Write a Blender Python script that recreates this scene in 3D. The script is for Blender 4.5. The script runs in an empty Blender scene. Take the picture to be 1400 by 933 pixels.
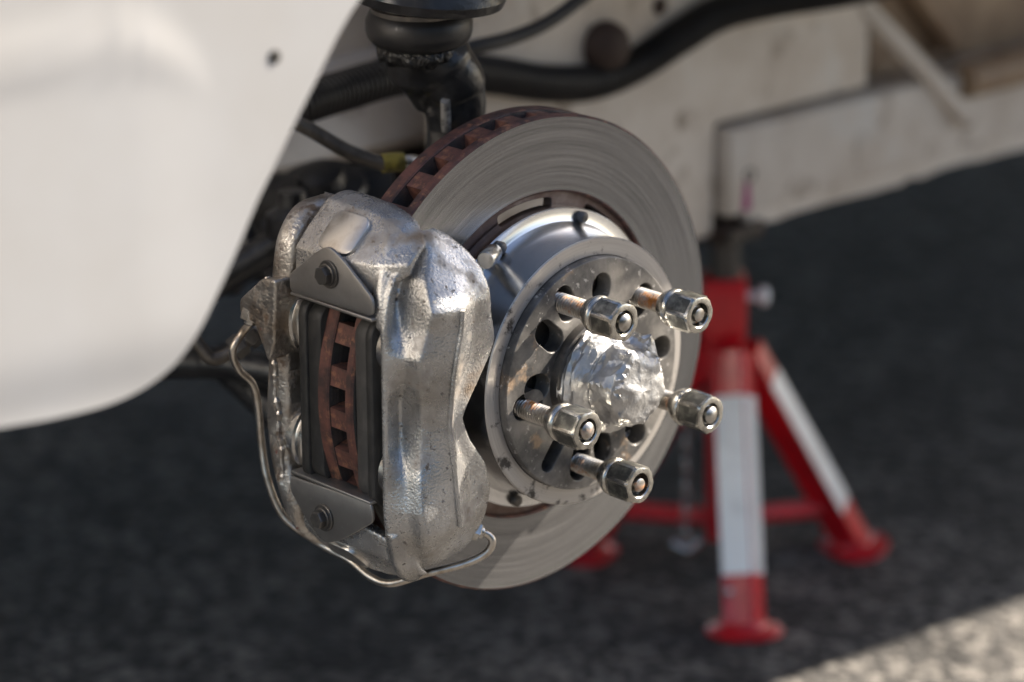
import bpy, bmesh, math, random
from mathutils import Vector, Matrix, noise
R = math.radians
scene = bpy.context.scene
random.seed(7)

# ------------------------------------------------------------------ camera, world, sun, exposure
# World frame (metres): X = along the axle, outboard; Y = towards the rear of the car; Z = up.
# Origin = centre of the hub face; the ground lies at GZ.
GZ = -0.384
YAW, PITCH, DIST, FPX, CXP, CYP = R(46.5), R(18.3), 1.826, 4083.0, 700.0, 466.5
cd = Vector((-math.sin(YAW) * math.cos(PITCH), math.cos(YAW) * math.cos(PITCH), -math.sin(PITCH)))
cr = Vector((math.cos(YAW), math.sin(YAW), 0))
cu = cr.cross(cd)
CAM = -(cd * DIST + cr * ((801.5 - CXP) / FPX * DIST) - cu * ((508.6 - CYP) / FPX * DIST))
cam_data = bpy.data.cameras.new('camera')
cam = bpy.data.objects.new('camera', cam_data)
scene.collection.objects.link(cam)
rot = Matrix((cr, cu, -cd)).transposed().to_4x4()
cam.matrix_world = Matrix.Translation(CAM) @ rot
cam_data.sensor_width = 36.0
cam_data.lens = FPX / 1400.0 * 36.0
cam_data.clip_start = 0.05
cam_data.clip_end = 2000
cam_data.dof.use_dof = True
cam_data.dof.focus_distance = 1.772
cam_data.dof.aperture_fstop = 3.2
cam_data.dof.aperture_blades = 0
scene.camera = cam

SUN = Vector((0.381, 1.36, 1.0)).normalized()          # towards the sun
world = bpy.data.worlds.new('World')
scene.world = world
world.use_nodes = True
wn = world.node_tree
bg = wn.nodes['Background']
sky = wn.nodes.new('ShaderNodeTexSky')
sky.sky_type = 'NISHITA'
sky.sun_disc = False
sky.sun_elevation = math.asin(SUN.z)
sky.sun_rotation = math.atan2(SUN.x, SUN.y)
sky.air_density = 0.85
sky.dust_density = 1.5
wn.links.new(sky.outputs[0], bg.inputs[0])
bg.inputs[1].default_value = 0.055
sun_d = bpy.data.lights.new('sun', 'SUN')
sun_d.energy = 5.0
sun_d.angle = R(0.55)
sun_d.color = (1.0, 0.90, 0.77)
sun = bpy.data.objects.new('sun', sun_d)
sun.rotation_euler = SUN.to_track_quat('Z', 'Y').to_euler()
sun.location = (1, 3, 3)
scene.collection.objects.link(sun)
scene.view_settings.view_transform = 'Standard'
scene.view_settings.look = 'None'
scene.view_settings.gamma = 1.0
scene.view_settings.use_curve_mapping = False
scene.view_settings.exposure = 1.92
scene.cycles.use_denoising = True
scene.cycles.max_bounces = 8


# ------------------------------------------------------------------ helpers
def ray(x, y):
    return cd + cr * ((x - CXP) / FPX) - cu * ((y - CYP) / FPX)


def onX(x, y, X):
    v = ray(x, y)
    return CAM + v * ((X - CAM.x) / v.x)


def onY(x, y, Y):
    v = ray(x, y)
    return CAM + v * ((Y - CAM.y) / v.y)


def onZ(x, y, Z):
    v = ray(x, y)
    return CAM + v * ((Z - CAM.z) / v.z)


def mesh_obj(name, verts, faces, mat=None, parent=None, smooth=35):
    me = bpy.data.meshes.new(name)
    me.from_pydata([tuple(v) for v in verts], [], faces)
    me.validate()
    bm = bmesh.new()
    bm.from_mesh(me)
    bmesh.ops.recalc_face_normals(bm, faces=bm.faces)
    bm.to_mesh(me)
    bm.free()
    return link(name, me, mat, parent, smooth)


def link(name, me, mat=None, parent=None, smooth=35):
    if smooth is not None and len(me.polygons):
        me.polygons.foreach_set('use_smooth', [True] * len(me.polygons))
        me.set_sharp_from_angle(angle=R(smooth))
    o = bpy.data.objects.new(name, me)
    scene.collection.objects.link(o)
    if mat:
        me.materials.clear()
        me.materials.append(mat)
    if parent:
        adopt(o, parent)
    return o


def world_of(p):
    m = p.matrix_basis.copy()
    while p.parent:
        m = p.parent.matrix_basis @ p.matrix_parent_inverse @ m
        p = p.parent
    return m


def adopt(o, p):
    o.parent = p
    o.matrix_parent_inverse = world_of(p).inverted()


def thing(name, label, cat, loc=(0, 0, 0), group=None):
    o = bpy.data.objects.new(name, None)
    o.empty_display_size = 0.03
    o.location = loc
    scene.collection.objects.link(o)
    return tag(o, label, cat, group)


def tag(o, label, cat, group=None):
    o['label'] = label
    o['category'] = cat
    if group:
        o['group'] = group
    return o


def merge(*parts):
    V, F = [], []
    for v, f in parts:
        n = len(V)
        V += [Vector(p) for p in v]
        F += [tuple(i + n for i in q) for q in f]
    return V, F


def box(lo, hi):
    (a, b, c), (d, e, f) = lo, hi
    v = [Vector(p) for p in ((a, b, c), (d, b, c), (d, e, c), (a, e, c), (a, b, f), (d, b, f), (d, e, f), (a, e, f))]
    return v, [(3, 2, 1, 0), (4, 5, 6, 7), (0, 1, 5, 4), (1, 2, 6, 5), (2, 3, 7, 6), (3, 0, 4, 7)]


def bevel_mesh(o, width, seg=2, angle=30):
    bm = bmesh.new()
    bm.from_mesh(o.data)
    es = [e for e in bm.edges if len(e.link_faces) == 2 and e.calc_face_angle(0) > R(angle)]
    bmesh.ops.bevel(bm, geom=es, offset=width, segments=seg, profile=0.5, affect='EDGES', clamp_overlap=True)
    bm.to_mesh(o.data)
    bm.free()
    o.data.polygons.foreach_set('use_smooth', [True] * len(o.data.polygons))
    o.data.set_sharp_from_angle(angle=R(50))
    return o


def frame(axis):
    a = Vector(axis).normalized()
    t = Vector((0, 0, 1)) if abs(a.z) < 0.9 else Vector((0, 1, 0))
    e1 = t.cross(a).normalized()
    return a, e1, a.cross(e1)


def lathe(profile, seg=48, origin=(0, 0, 0), axis=(1, 0, 0), close=False, cap=True, phase=0.0):
    """profile: (distance along the axis, radius)"""
    a, e1, e2 = frame(axis)
    o = Vector(origin)
    V, F = [], []
    for (x, r) in profile:
        for k in range(seg):
            t = 2 * math.pi * k / seg + phase
            V.append(o + a * x + (e1 * math.cos(t) + e2 * math.sin(t)) * max(r, 1e-5))
    n = len(profile)
    for i in range(n if close else n - 1):
        j = (i + 1) % n
        for k in range(seg):
            k2 = (k + 1) % seg
            F.append((i * seg + k, i * seg + k2, j * seg + k2, j * seg + k))
    if cap and not close:
        F.append(tuple(range(seg - 1, -1, -1)))
        F.append(tuple((n - 1) * seg + k for k in range(seg)))
    return V, F


def crom(p0, p1, p2, p3, t):
    return 0.5 * ((2 * p1) + (p2 - p0) * t + (2 * p0 - 5 * p1 + 4 * p2 - p3) * t * t + (3 * p1 - p0 - 3 * p2 + p3) * t ** 3)


def spline(pts, per=8):
    pts = [Vector(p) for p in pts]
    out = []
    n = len(pts)
    for i in range(n - 1):
        p0 = pts[i - 1] if i else pts[0] * 2 - pts[1]
        p3 = pts[i + 2] if i + 2 < n else pts[n - 1] * 2 - pts[n - 2]
        for k in range(per):
            out.append(crom(p0, pts[i], pts[i + 1], p3, k / per))
    out.append(pts[-1])
    return out


def resample(pts, step):
    L = [0.0]
    for a, b in zip(pts, pts[1:]):
        L.append(L[-1] + (b - a).length)
    n = max(2, int(L[-1] / step))
    out, j = [], 0
    for i in range(n + 1):
        s = L[-1] * i / n
        while j < len(pts) - 2 and L[j + 1] < s:
            j += 1
        d = L[j + 1] - L[j]
        out.append(pts[j].lerp(pts[j + 1], (s - L[j]) / d if d else 0))
    return out


def tube(pts, rad, seg=14, per=8, smooth=True, step=None):
    """rad: number or function(i, n)"""
    P = spline(pts, per) if smooth else [Vector(p) for p in pts]
    if step:
        P = resample(P, step)
    n = len(P)
    V, F = [], []
    nrm = None
    for i, p in enumerate(P):
        t = (P[min(i + 1, n - 1)] - P[max(i - 1, 0)]).normalized()
        if nrm is None:
            nrm = t.orthogonal().normalized()
        else:
            nrm = (nrm - t * nrm.dot(t)).normalized()
        b = t.cross(nrm)
        r = rad(i, n) if callable(rad) else rad
        for k in range(seg):
            a = 2 * math.pi * k / seg
            V.append(p + (nrm * math.cos(a) + b * math.sin(a)) * r)
    for i in range(n - 1):
        for k in range(seg):
            k2 = (k + 1) % seg
            F.append((i * seg + k, i * seg + k2, (i + 1) * seg + k2, (i + 1) * seg + k))
    F.append(tuple(range(seg - 1, -1, -1)))
    F.append(tuple((n - 1) * seg + k for k in range(seg)))
    return V, F


def prism(poly, place, lo, hi):
    """extrude a 2D polygon; place(a, b, h) -> point"""
    n = len(poly)
    V = [place(a, b, lo) for a, b in poly] + [place(a, b, hi) for a, b in poly]
    F = [tuple(range(n - 1, -1, -1)), tuple(range(n, 2 * n))]
    F += [(i, (i + 1) % n, n + (i + 1) % n, n + i) for i in range(n)]
    return V, F


def round_poly(poly, r, seg=4):
    out = []
    n = len(poly)
    for i in range(n):
        p, q, s = Vector(poly[i - 1]), Vector(poly[i]), Vector(poly[(i + 1) % n])
        d1, d2 = (p - q), (s - q)
        rr = min(r, d1.length * 0.45, d2.length * 0.45)
        a, b = q + d1.normalized() * rr, q + d2.normalized() * rr
        for k in range(seg + 1):
            t = k / seg
            out.append(tuple(a * (1 - t) ** 2 + q * 2 * t * (1 - t) + b * t * t))
    return out


def hexa(x0, x1, flats, origin=(0, 0, 0), axis=(1, 0, 0), phase=0.0, chamfer=0.0015):
    rc = flats / math.sqrt(3)
    return lathe([(x0, rc * 0.93), (x0 + chamfer, rc), (x1 - chamfer, rc), (x1, rc * 0.91)], 6, origin, axis, phase=phase)


def cast_body(name, parts, mat, parent, voxel=0.0013, it=10):
    """union of overlapping closed shells, remeshed and relaxed so that it reads as one casting"""
    V, F = merge(*parts)
    o = mesh_obj(name, V, F, mat, None)
    m = o.modifiers.new('r', 'REMESH')
    m.mode = 'VOXEL'
    m.voxel_size = voxel
    s = o.modifiers.new('s', 'SMOOTH')
    s.factor = 0.5
    s.iterations = it
    dg = bpy.context.evaluated_depsgraph_get()
    dg.update()
    me = bpy.data.meshes.new_from_object(o.evaluated_get(dg))
    o.modifiers.clear()
    old = o.data
    o.data = me
    bpy.data.meshes.remove(old)
    me.name = name
    me.materials.clear()
    me.materials.append(mat)
    me.polygons.foreach_set('use_smooth', [True] * len(me.polygons))
    if parent:
        adopt(o, parent)
    return o


def loft(sections, place, per=6, cper=6, soft=0.6, softh=1.0):
    """sections: (h, closed list of (a, b)); smooth along h and round the section"""
    n = len(sections[0][1])
    rows = []
    for h, poly in sections:
        pts = [Vector((a, b, 0)) for a, b in poly]
        rr = []
        for i in range(n):
            p0, p1, p2, p3 = pts[i - 1], pts[i], pts[(i + 1) % n], pts[(i + 2) % n]
            for k in range(cper):
                t = k / cper
                # a Catmull curve blended with the straight edge keeps corners readable
                q = crom(p0, p1, p2, p3, t) * soft + p1.lerp(p2, t) * (1 - soft)
                rr.append(Vector((q.x, q.y, h)))
        rows.append(rr)
    m = n * cper
    cols = []
    for j in range(m):
        cp = [row[j] for row in rows]
        sm_ = spline(cp, per)
        for i in range(len(sm_)):
            a_ = min(i // per, len(cp) - 2)
            sm_[i] = sm_[i] * softh + cp[a_].lerp(cp[a_ + 1], i / per - a_) * (1 - softh)
        cols.append(sm_)
    H = len(cols[0])
    V = [place(*cols[j][i]) for i in range(H) for j in range(m)]
    F = []
    for i in range(H - 1):
        for j in range(m):
            j2 = (j + 1) % m
            F.append((i * m + j, i * m + j2, (i + 1) * m + j2, (i + 1) * m + j))
    F.append(tuple(range(m - 1, -1, -1)))
    F.append(tuple((H - 1) * m + j for j in range(m)))
    return V, F


def fill_curve(name, outline, holes, place, thick, bevel, mat, parent, smooth=30):
    """flat plate with holes: 2D curve filled, extruded and bevelled; place = Matrix"""
    cu_ = bpy.data.curves.new(name, 'CURVE')
    cu_.dimensions = '2D'
    cu_.fill_mode = 'BOTH'
    cu_.extrude = thick / 2 - bevel
    cu_.bevel_depth = bevel
    cu_.bevel_resolution = 2
    cu_.offset = -bevel
    for lp in [outline] + holes:
        s = cu_.splines.new('POLY')
        s.points.add(len(lp) - 1)
        for p, q in zip(s.points, lp):
            p.co = (q[0], q[1], 0, 1)
        s.use_cyclic_u = True
    o = bpy.data.objects.new(name, cu_)
    scene.collection.objects.link(o)
    dg = bpy.context.evaluated_depsgraph_get()
    dg.update()
    me = bpy.data.meshes.new_from_object(o.evaluated_get(dg))
    bpy.data.objects.remove(o)
    bpy.data.curves.remove(cu_)
    me.transform(place)
    return link(name, me, mat, parent, smooth)


# ------------------------------------------------------------------ materials
def mat(name, base, metallic=0.0, rough=0.5, vary=None, spots=None, bump=None, bump2=None, aniso=None, coat=0.0,
        rough_var=None, spec=0.5):
    """vary=(colour, scale, lo, hi, detail): large soft patches; spots: a list of the same, layered on top;
    bump=(scale, strength, distance)"""
    m = bpy.data.materials.new(name)
    m.use_nodes = True
    nt = m.node_tree
    N, L = nt.nodes, nt.links
    b = N['Principled BSDF']
    b.inputs['Metallic'].default_value = metallic
    b.inputs['Roughness'].default_value = rough
    b.inputs['Specular IOR Level'].default_value = spec
    if coat:
        b.inputs['Coat Weight'].default_value = coat
        b.inputs['Coat Roughness'].default_value = 0.08
    tc = N.new('ShaderNodeTexCoord')
    col = N.new('ShaderNodeRGB')
    col.outputs[0].default_value = (*base, 1)
    cur = col.outputs[0]
    met_sock = None
    layers = ([vary] if vary else []) + (spots or [])
    for ly in layers:
        c2, sc, lo, hi, det = ly[:5]
        t = N.new('ShaderNodeTexNoise')
        t.inputs['Scale'].default_value = sc
        t.inputs['Detail'].default_value = det
        t.inputs['Roughness'].default_value = 0.62
        L.new(tc.outputs['Object'], t.inputs['Vector'])
        mr = N.new('ShaderNodeMapRange')
        mr.inputs[1].default_value = lo
        mr.inputs[2].default_value = hi
        L.new(t.outputs[0], mr.inputs[0])
        mx = N.new('ShaderNodeMix')
        mx.data_type = 'RGBA'
        L.new(mr.outputs[0], mx.inputs[0])
        L.new(cur, mx.inputs[6])
        mx.inputs[7].default_value = (*c2, 1)
        cur = mx.outputs[2]
        if len(ly) > 5:                       # layer is a non-metal deposit: (metallic there, roughness there)
            mm = N.new('ShaderNodeMix')
            mm.inputs[2].default_value = metallic
            mm.inputs[3].default_value = ly[5]
            if met_sock:
                L.new(met_sock[0], mm.inputs[2])
            L.new(mr.outputs[0], mm.inputs[0])
            mr2 = N.new('ShaderNodeMix')
            mr2.inputs[2].default_value = rough
            mr2.inputs[3].default_value = ly[6]
            if met_sock:
                L.new(met_sock[1], mr2.inputs[2])
            L.new(mr.outputs[0], mr2.inputs[0])
            met_sock = (mm.outputs[0], mr2.outputs[0])
    L.new(cur, b.inputs['Base Color'])
    if met_sock:
        L.new(met_sock[0], b.inputs['Metallic'])
        L.new(met_sock[1], b.inputs['Roughness'])
    elif rough_var:
        t = N.new('ShaderNodeTexNoise')
        t.inputs['Scale'].default_value = rough_var[0]
        t.inputs['Detail'].default_value = 4
        L.new(tc.outputs['Object'], t.inputs['Vector'])
        mr = N.new('ShaderNodeMapRange')
        mr.inputs[1].default_value, mr.inputs[2].default_value = 0.35, 0.65
        mr.inputs[3].default_value, mr.inputs[4].default_value = rough_var[1], rough_var[2]
        L.new(t.outputs[0], mr.inputs[0])
        L.new(mr.outputs[0], b.inputs['Roughness'])
    prev = None
    for bp in (bump, bump2):
        if not bp:
            continue
        t = N.new('ShaderNodeTexNoise')
        t.inputs['Scale'].default_value = bp[0]
        t.inputs['Detail'].default_value = 3
        L.new(tc.outputs['Object'], t.inputs['Vector'])
        bn = N.new('ShaderNodeBump')
        bn.inputs['Strength'].default_value = bp[1]
        bn.inputs['Distance'].default_value = bp[2]
        L.new(t.outputs[0], bn.inputs['Height'])
        if prev:
            L.new(prev, bn.inputs['Normal'])
        prev = bn.outputs[0]
    if prev:
        L.new(prev, b.inputs['Normal'])
    return m


def turned(name, base, dark, rough, aniso, streak=(420, 2.2), bump=0.15, stain=None, met=1.0):
    """metal turned on a lathe: fine concentric streaks about the X axis"""
    m = bpy.data.materials.new(name)
    m.use_nodes = True
    nt = m.node_tree
    N, L = nt.nodes, nt.links
    b = N['Principled BSDF']
    b.inputs['Metallic'].default_value = met
    b.inputs['Roughness'].default_value = rough
    b.inputs['Anisotropic'].default_value = aniso
    tg = N.new('ShaderNodeTangent')
    tg.direction_type = 'RADIAL'
    tg.axis = 'X'
    L.new(tg.outputs[0], b.inputs['Tangent'])
    tc = N.new('ShaderNodeTexCoord')
    sp = N.new('ShaderNodeSeparateXYZ')
    L.new(tc.outputs['Object'], sp.inputs[0])

    def M(op, a, b_=None):
        n = N.new('ShaderNodeMath')
        n.operation = op
        for i, s in enumerate((a, b_)):
            if s is None:
                continue
            if isinstance(s, (int, float)):
                n.inputs[i].default_value = s
            else:
                L.new(s, n.inputs[i])
        return n.outputs[0]
    r2 = M('ADD', M('MULTIPLY', sp.outputs[1], sp.outputs[1]), M('MULTIPLY', sp.outputs[2], sp.outputs[2]))
    r = M('SQRT', r2)
    ang = M('ARCTAN2', sp.outputs[2], sp.outputs[1])
    cx = N.new('ShaderNodeCombineXYZ')
    L.new(M('MULTIPLY', M('ADD', r, sp.outputs[0]), streak[0]), cx.inputs[0])
    L.new(M('MULTIPLY', ang, streak[1]), cx.inputs[1])
    t = N.new('ShaderNodeTexNoise')
    t.inputs['Scale'].default_value = 1.0
    t.inputs['Detail'].default_value = 5
    t.inputs['Roughness'].default_value = 0.7
    L.new(cx.outputs[0], t.inputs['Vector'])
    mr = N.new('ShaderNodeMapRange')
    mr.inputs[1].default_value, mr.inputs[2].default_value = 0.32, 0.68
    L.new(t.outputs[0], mr.inputs[0])
    mx = N.new('ShaderNodeMix')
    mx.data_type = 'RGBA'
    L.new(mr.outputs[0], mx.inputs[0])
    mx.inputs[6].default_value = (*dark, 1)
    mx.inputs[7].default_value = (*base, 1)
    cur = mx.outputs[2]
    if stain:
        c2, sc, lo, hi = stain
        t2 = N.new('ShaderNodeTexNoise')
        t2.inputs['Scale'].default_value = sc
        t2.inputs['Detail'].default_value = 6
        t2.inputs['Roughness'].default_value = 0.68
        L.new(tc.outputs['Object'], t2.inputs['Vector'])
        m2 = N.new('ShaderNodeMapRange')
        m2.inputs[1].default_value, m2.inputs[2].default_value = lo, hi
        L.new(t2.outputs[0], m2.inputs[0])
        mx2 = N.new('ShaderNodeMix')
        mx2.data_type = 'RGBA'
        L.new(m2.outputs[0], mx2.inputs[0])
        L.new(cur, mx2.inputs[6])
        mx2.inputs[7].default_value = (*c2, 1)
        cur = mx2.outputs[2]
        mr3 = N.new('ShaderNodeMapRange')
        mr3.inputs[3].default_value, mr3.inputs[4].default_value = rough, 0.6
        L.new(m2.outputs[0], mr3.inputs[0])
        L.new(mr3.outputs[0], b.inputs['Roughness'])
    L.new(cur, b.inputs['Base Color'])
    bn = N.new('ShaderNodeBump')
    bn.inputs['Strength'].default_value = bump
    bn.inputs['Distance'].default_value = 0.0004
    L.new(t.outputs[0], bn.inputs['Height'])
    L.new(bn.outputs[0], b.inputs['Normal'])
    return m


M = {}
M['white'] = mat('white_car_paint', (0.62, 0.61, 0.595), 0, 0.26, vary=((0.57, 0.55, 0.52), 5, .45, .75, 4), coat=0.5,
                 bump=(9, 0.06, 0.004))
M['white_under'] = mat('dirty_white_underbody_paint', (0.68, 0.625, 0.555), 0, 0.55,
                       vary=((0.50, 0.43, 0.355), 7, .42, .66, 5),
                       spots=[((0.20, 0.145, 0.10), 24, .58, .72, 6), ((0.66, .63, .58), 13, .60, .72, 3)], bump=(60, 0.2, 0.002))
M['cast'] = mat('cast_aluminium', (0.60, 0.595, 0.585), 0.80, 0.27,
                vary=((0.34, 0.325, 0.305), 26, .40, .68, 6),
                spots=[((0.14, 0.11, 0.085), 260, .61, .69, 5, 0.15, 0.75), ((0.25, 0.19, 0.135), 34, .53, .72, 6, 0.1, 0.8)],
                bump=(700, 0.55, 0.0009), bump2=(260, 0.12, 0.0012))
M['cast_dirty'] = mat('grimy_cast_aluminium', (0.56, 0.54, 0.51), 0.92, 0.31,
                      vary=((0.29, 0.24, 0.195), 38, .36, .62, 6),
                      spots=[((0.12, 0.085, 0.06), 85, .52, .66, 6, 0.05, 0.8), ((0.12, 0.035, 0.03), 55, .68, .71, 3, 0.0, 0.5)],
                      bump=(520, 0.6, 0.001), bump2=(90, 0.2, 0.0018))
M['machined'] = mat('machined_aluminium', (0.70, 0.68, 0.65), 1.0, 0.32, vary=((0.45, 0.41, 0.36), 60, .45, .7, 5),
                    bump=(300, 0.12, 0.0006))
M['steel'] = mat('bare_steel', (0.60, 0.59, 0.57), 1.0, 0.27, vary=((0.42, 0.39, 0.35), 120, .45, .68, 5),
                 bump=(260, 0.12, 0.0006))
M['pipe'] = mat('brake_pipe_steel', (0.62, 0.58, 0.53), 1.0, 0.30, vary=((0.36, 0.30, 0.24), 90, .45, .68, 5),
                bump=(200, 0.15, 0.0008))
M['plate_grey'] = mat('grey_steel_plate', (0.33, 0.32, 0.31), 0.85, 0.42, vary=((0.25, 0.24, 0.23), 40, .4, .7, 4),
                      spots=[((0.5, .48, .46), 300, .70, .76, 2)], bump=(500, 0.06, 0.0004))
M['dark_steel'] = mat('dark_oiled_steel', (0.10, 0.095, 0.09), 0.7, 0.42, vary=((0.20, 0.18, 0.16), 90, .5, .7, 4),
                      bump=(200, 0.2, 0.0008))
M['nut'] = mat('zinc_nut_steel', (0.62, 0.60, 0.55), 1.0, 0.26, vary=((0.30, 0.29, 0.27), 160, .45, .66, 5),
               spots=[((0.03, 0.03, 0.03), 240, .66, .72, 4, .1, .6)], bump=(350, 0.16, 0.0006))
M['nut_flat'] = mat('dark_nut_flats', (0.12, 0.12, 0.11), 0.85, 0.34, vary=((0.30, 0.295, 0.26), 170, .45, .65, 5),
                    bump=(350, 0.2, 0.0006))  # flats darker than the rest of the nut
M['stud'] = mat('stud_steel', (0.55, 0.53, 0.50), 1.0, 0.30, vary=((0.34, 0.31, 0.27), 110, .45, .65, 5),
                spots=[((0.42, 0.17, 0.04), 75, .54, .66, 4, 0.1, 0.8)])
M['hubplate'] = mat('stained_hub_plate', (0.27, 0.255, 0.235), 0.4, 0.42, vary=((0.085, 0.082, 0.08), 34, .36, .60, 7),
                    spots=[((0.40, 0.28, 0.18), 48, .60, .72, 5, .3, .6), ((0.60, .58, .55), 190, .61, .70, 5, .7, .45)],
                    bump=(260, 0.22, 0.0008))
M['disc'] = turned('worn_disc_face', (0.32, 0.318, 0.315), (0.145, 0.144, 0.143), 0.25, 0.82, streak=(560, 1.0), bump=0.25, met=0.74)
M['bell'] = turned('turned_bell', (0.82, 0.82, 0.82), (0.66, 0.66, 0.66), 0.22, 0.4, streak=(900, 1.0), bump=0.06)
M['ring'] = turned('turned_bell_face', (0.56, 0.53, 0.49), (0.44, 0.41, 0.38), 0.36, 0.4, streak=(700, 1.0), bump=0.12,
                   stain=((0.09, 0.08, 0.07), 52, .55, .63), met=0.5)
M['rust'] = mat('rusted_disc_edge', (0.165, 0.070, 0.054), 0.25, 0.62, vary=((0.055, 0.032, 0.03), 70, .38, .60, 7),
                spots=[((0.32, 0.15, 0.085), 150, .56, .70, 5)], bump=(330, 0.35, 0.0008))
M['rust_web'] = mat('brown_disc_web', (0.13, 0.085, 0.07), 0.5, 0.5, vary=((0.24, 0.19, 0.165), 50, .45, .7, 4), bump=(250, 0.3, 0.0008))
M['black'] = mat('black_painted_steel', (0.018, 0.018, 0.019), 0.0, 0.28, vary=((0.045, 0.045, 0.047), 55, .5, .75, 5),
                 bump=(150, 0.35, 0.0018))
M['greasy'] = mat('black_grease', (0.012, 0.012, 0.012), 0.0, 0.3, bump=(160, 0.8, 0.004), bump2=(60, .5, .004))
M['rubber'] = mat('black_rubber', (0.016, 0.016, 0.017), 0.0, 0.42, vary=((0.03, 0.028, 0.027), 25, .45, .7, 3), bump=(120, 0.1, 0.001))
M['pad'] = mat('brake_pad_grey', (0.055, 0.053, 0.051), 0.1, 0.6, vary=((0.09, 0.085, 0.08), 60, .45, .7, 4), bump=(400, 0.2, 0.0008))
M['pad_black'] = mat('brake_pad_black', (0.018, 0.018, 0.018), 0.0, 0.55, vary=((0.04, 0.038, 0.036), 60, .45, .7, 4), bump=(400, 0.2, 0.0008))
M['braid'] = mat('braided_hose_cover', (0.14, 0.125, 0.11), 0.6, 0.4, vary=((0.06, 0.055, 0.05), 60, .4, .65, 4), bump=(700, 0.6, 0.0008))
M['yellow'] = mat('yellow_hose_tag', (0.28, 0.235, 0.045), 0, 0.5, vary=((0.10, 0.085, 0.02), 90, .46, .62, 4))
M['red'] = mat('red_stand_paint', (0.60, 0.007, 0.016), 0, 0.35, vary=((0.34, 0.004, 0.010), 22, .45, .7, 4), spots=[((0.10, 0.05, 0.04), 130, .68, .74, 4)], coat=0.3)
M['tape'] = mat('white_reflective_tape', (0.82, 0.84, 0.86), 0.1, 0.3, vary=((0.70, 0.72, 0.74), 40, .45, .65, 2), bump=(900, 0.3, 0.0006))
M['rustbrown'] = mat('rusty_brown_steel', (0.045, 0.028, 0.022), 0.1, 0.7, bump=(120, 0.4, 0.002))
M['magenta'] = mat('magenta_paint', (0.30, 0.01, 0.15), 0, 0.5)
M['brown_under'] = mat('brown_wax_underseal', (0.40, 0.29, 0.19), 0, 0.55, vary=((0.20, 0.13, 0.08), 9, .40, .65, 5),
                       spots=[((0.48, .40, .31), 12, .58, .72, 4)], bump=(60, 0.2, 0.002))
M['darkunder'] = mat('dark_underbody', (0.02, 0.019, 0.018), 0.0, 0.6, vary=((0.05, 0.045, 0.04), 14, .45, .7, 4), bump=(70, 0.3, 0.003))
M['hole'] = mat('dark_opening', (0.006, 0.006, 0.006), 0, 0.8)
M['glass'] = mat('dark_window', (0.02, 0.022, 0.024), 0, 0.06)


def foil_mat():
    m = mat('crumpled_foil', (0.60, 0.595, 0.585), 0.86, 0.2, rough_var=(70, 0.28, 0.55), vary=((0.42, 0.41, 0.40), 55, .45, .68, 4), bump=(150, 0.45, 0.002), bump2=(420, 0.35, 0.0009))
    return m


M['foil'] = foil_mat()


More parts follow.
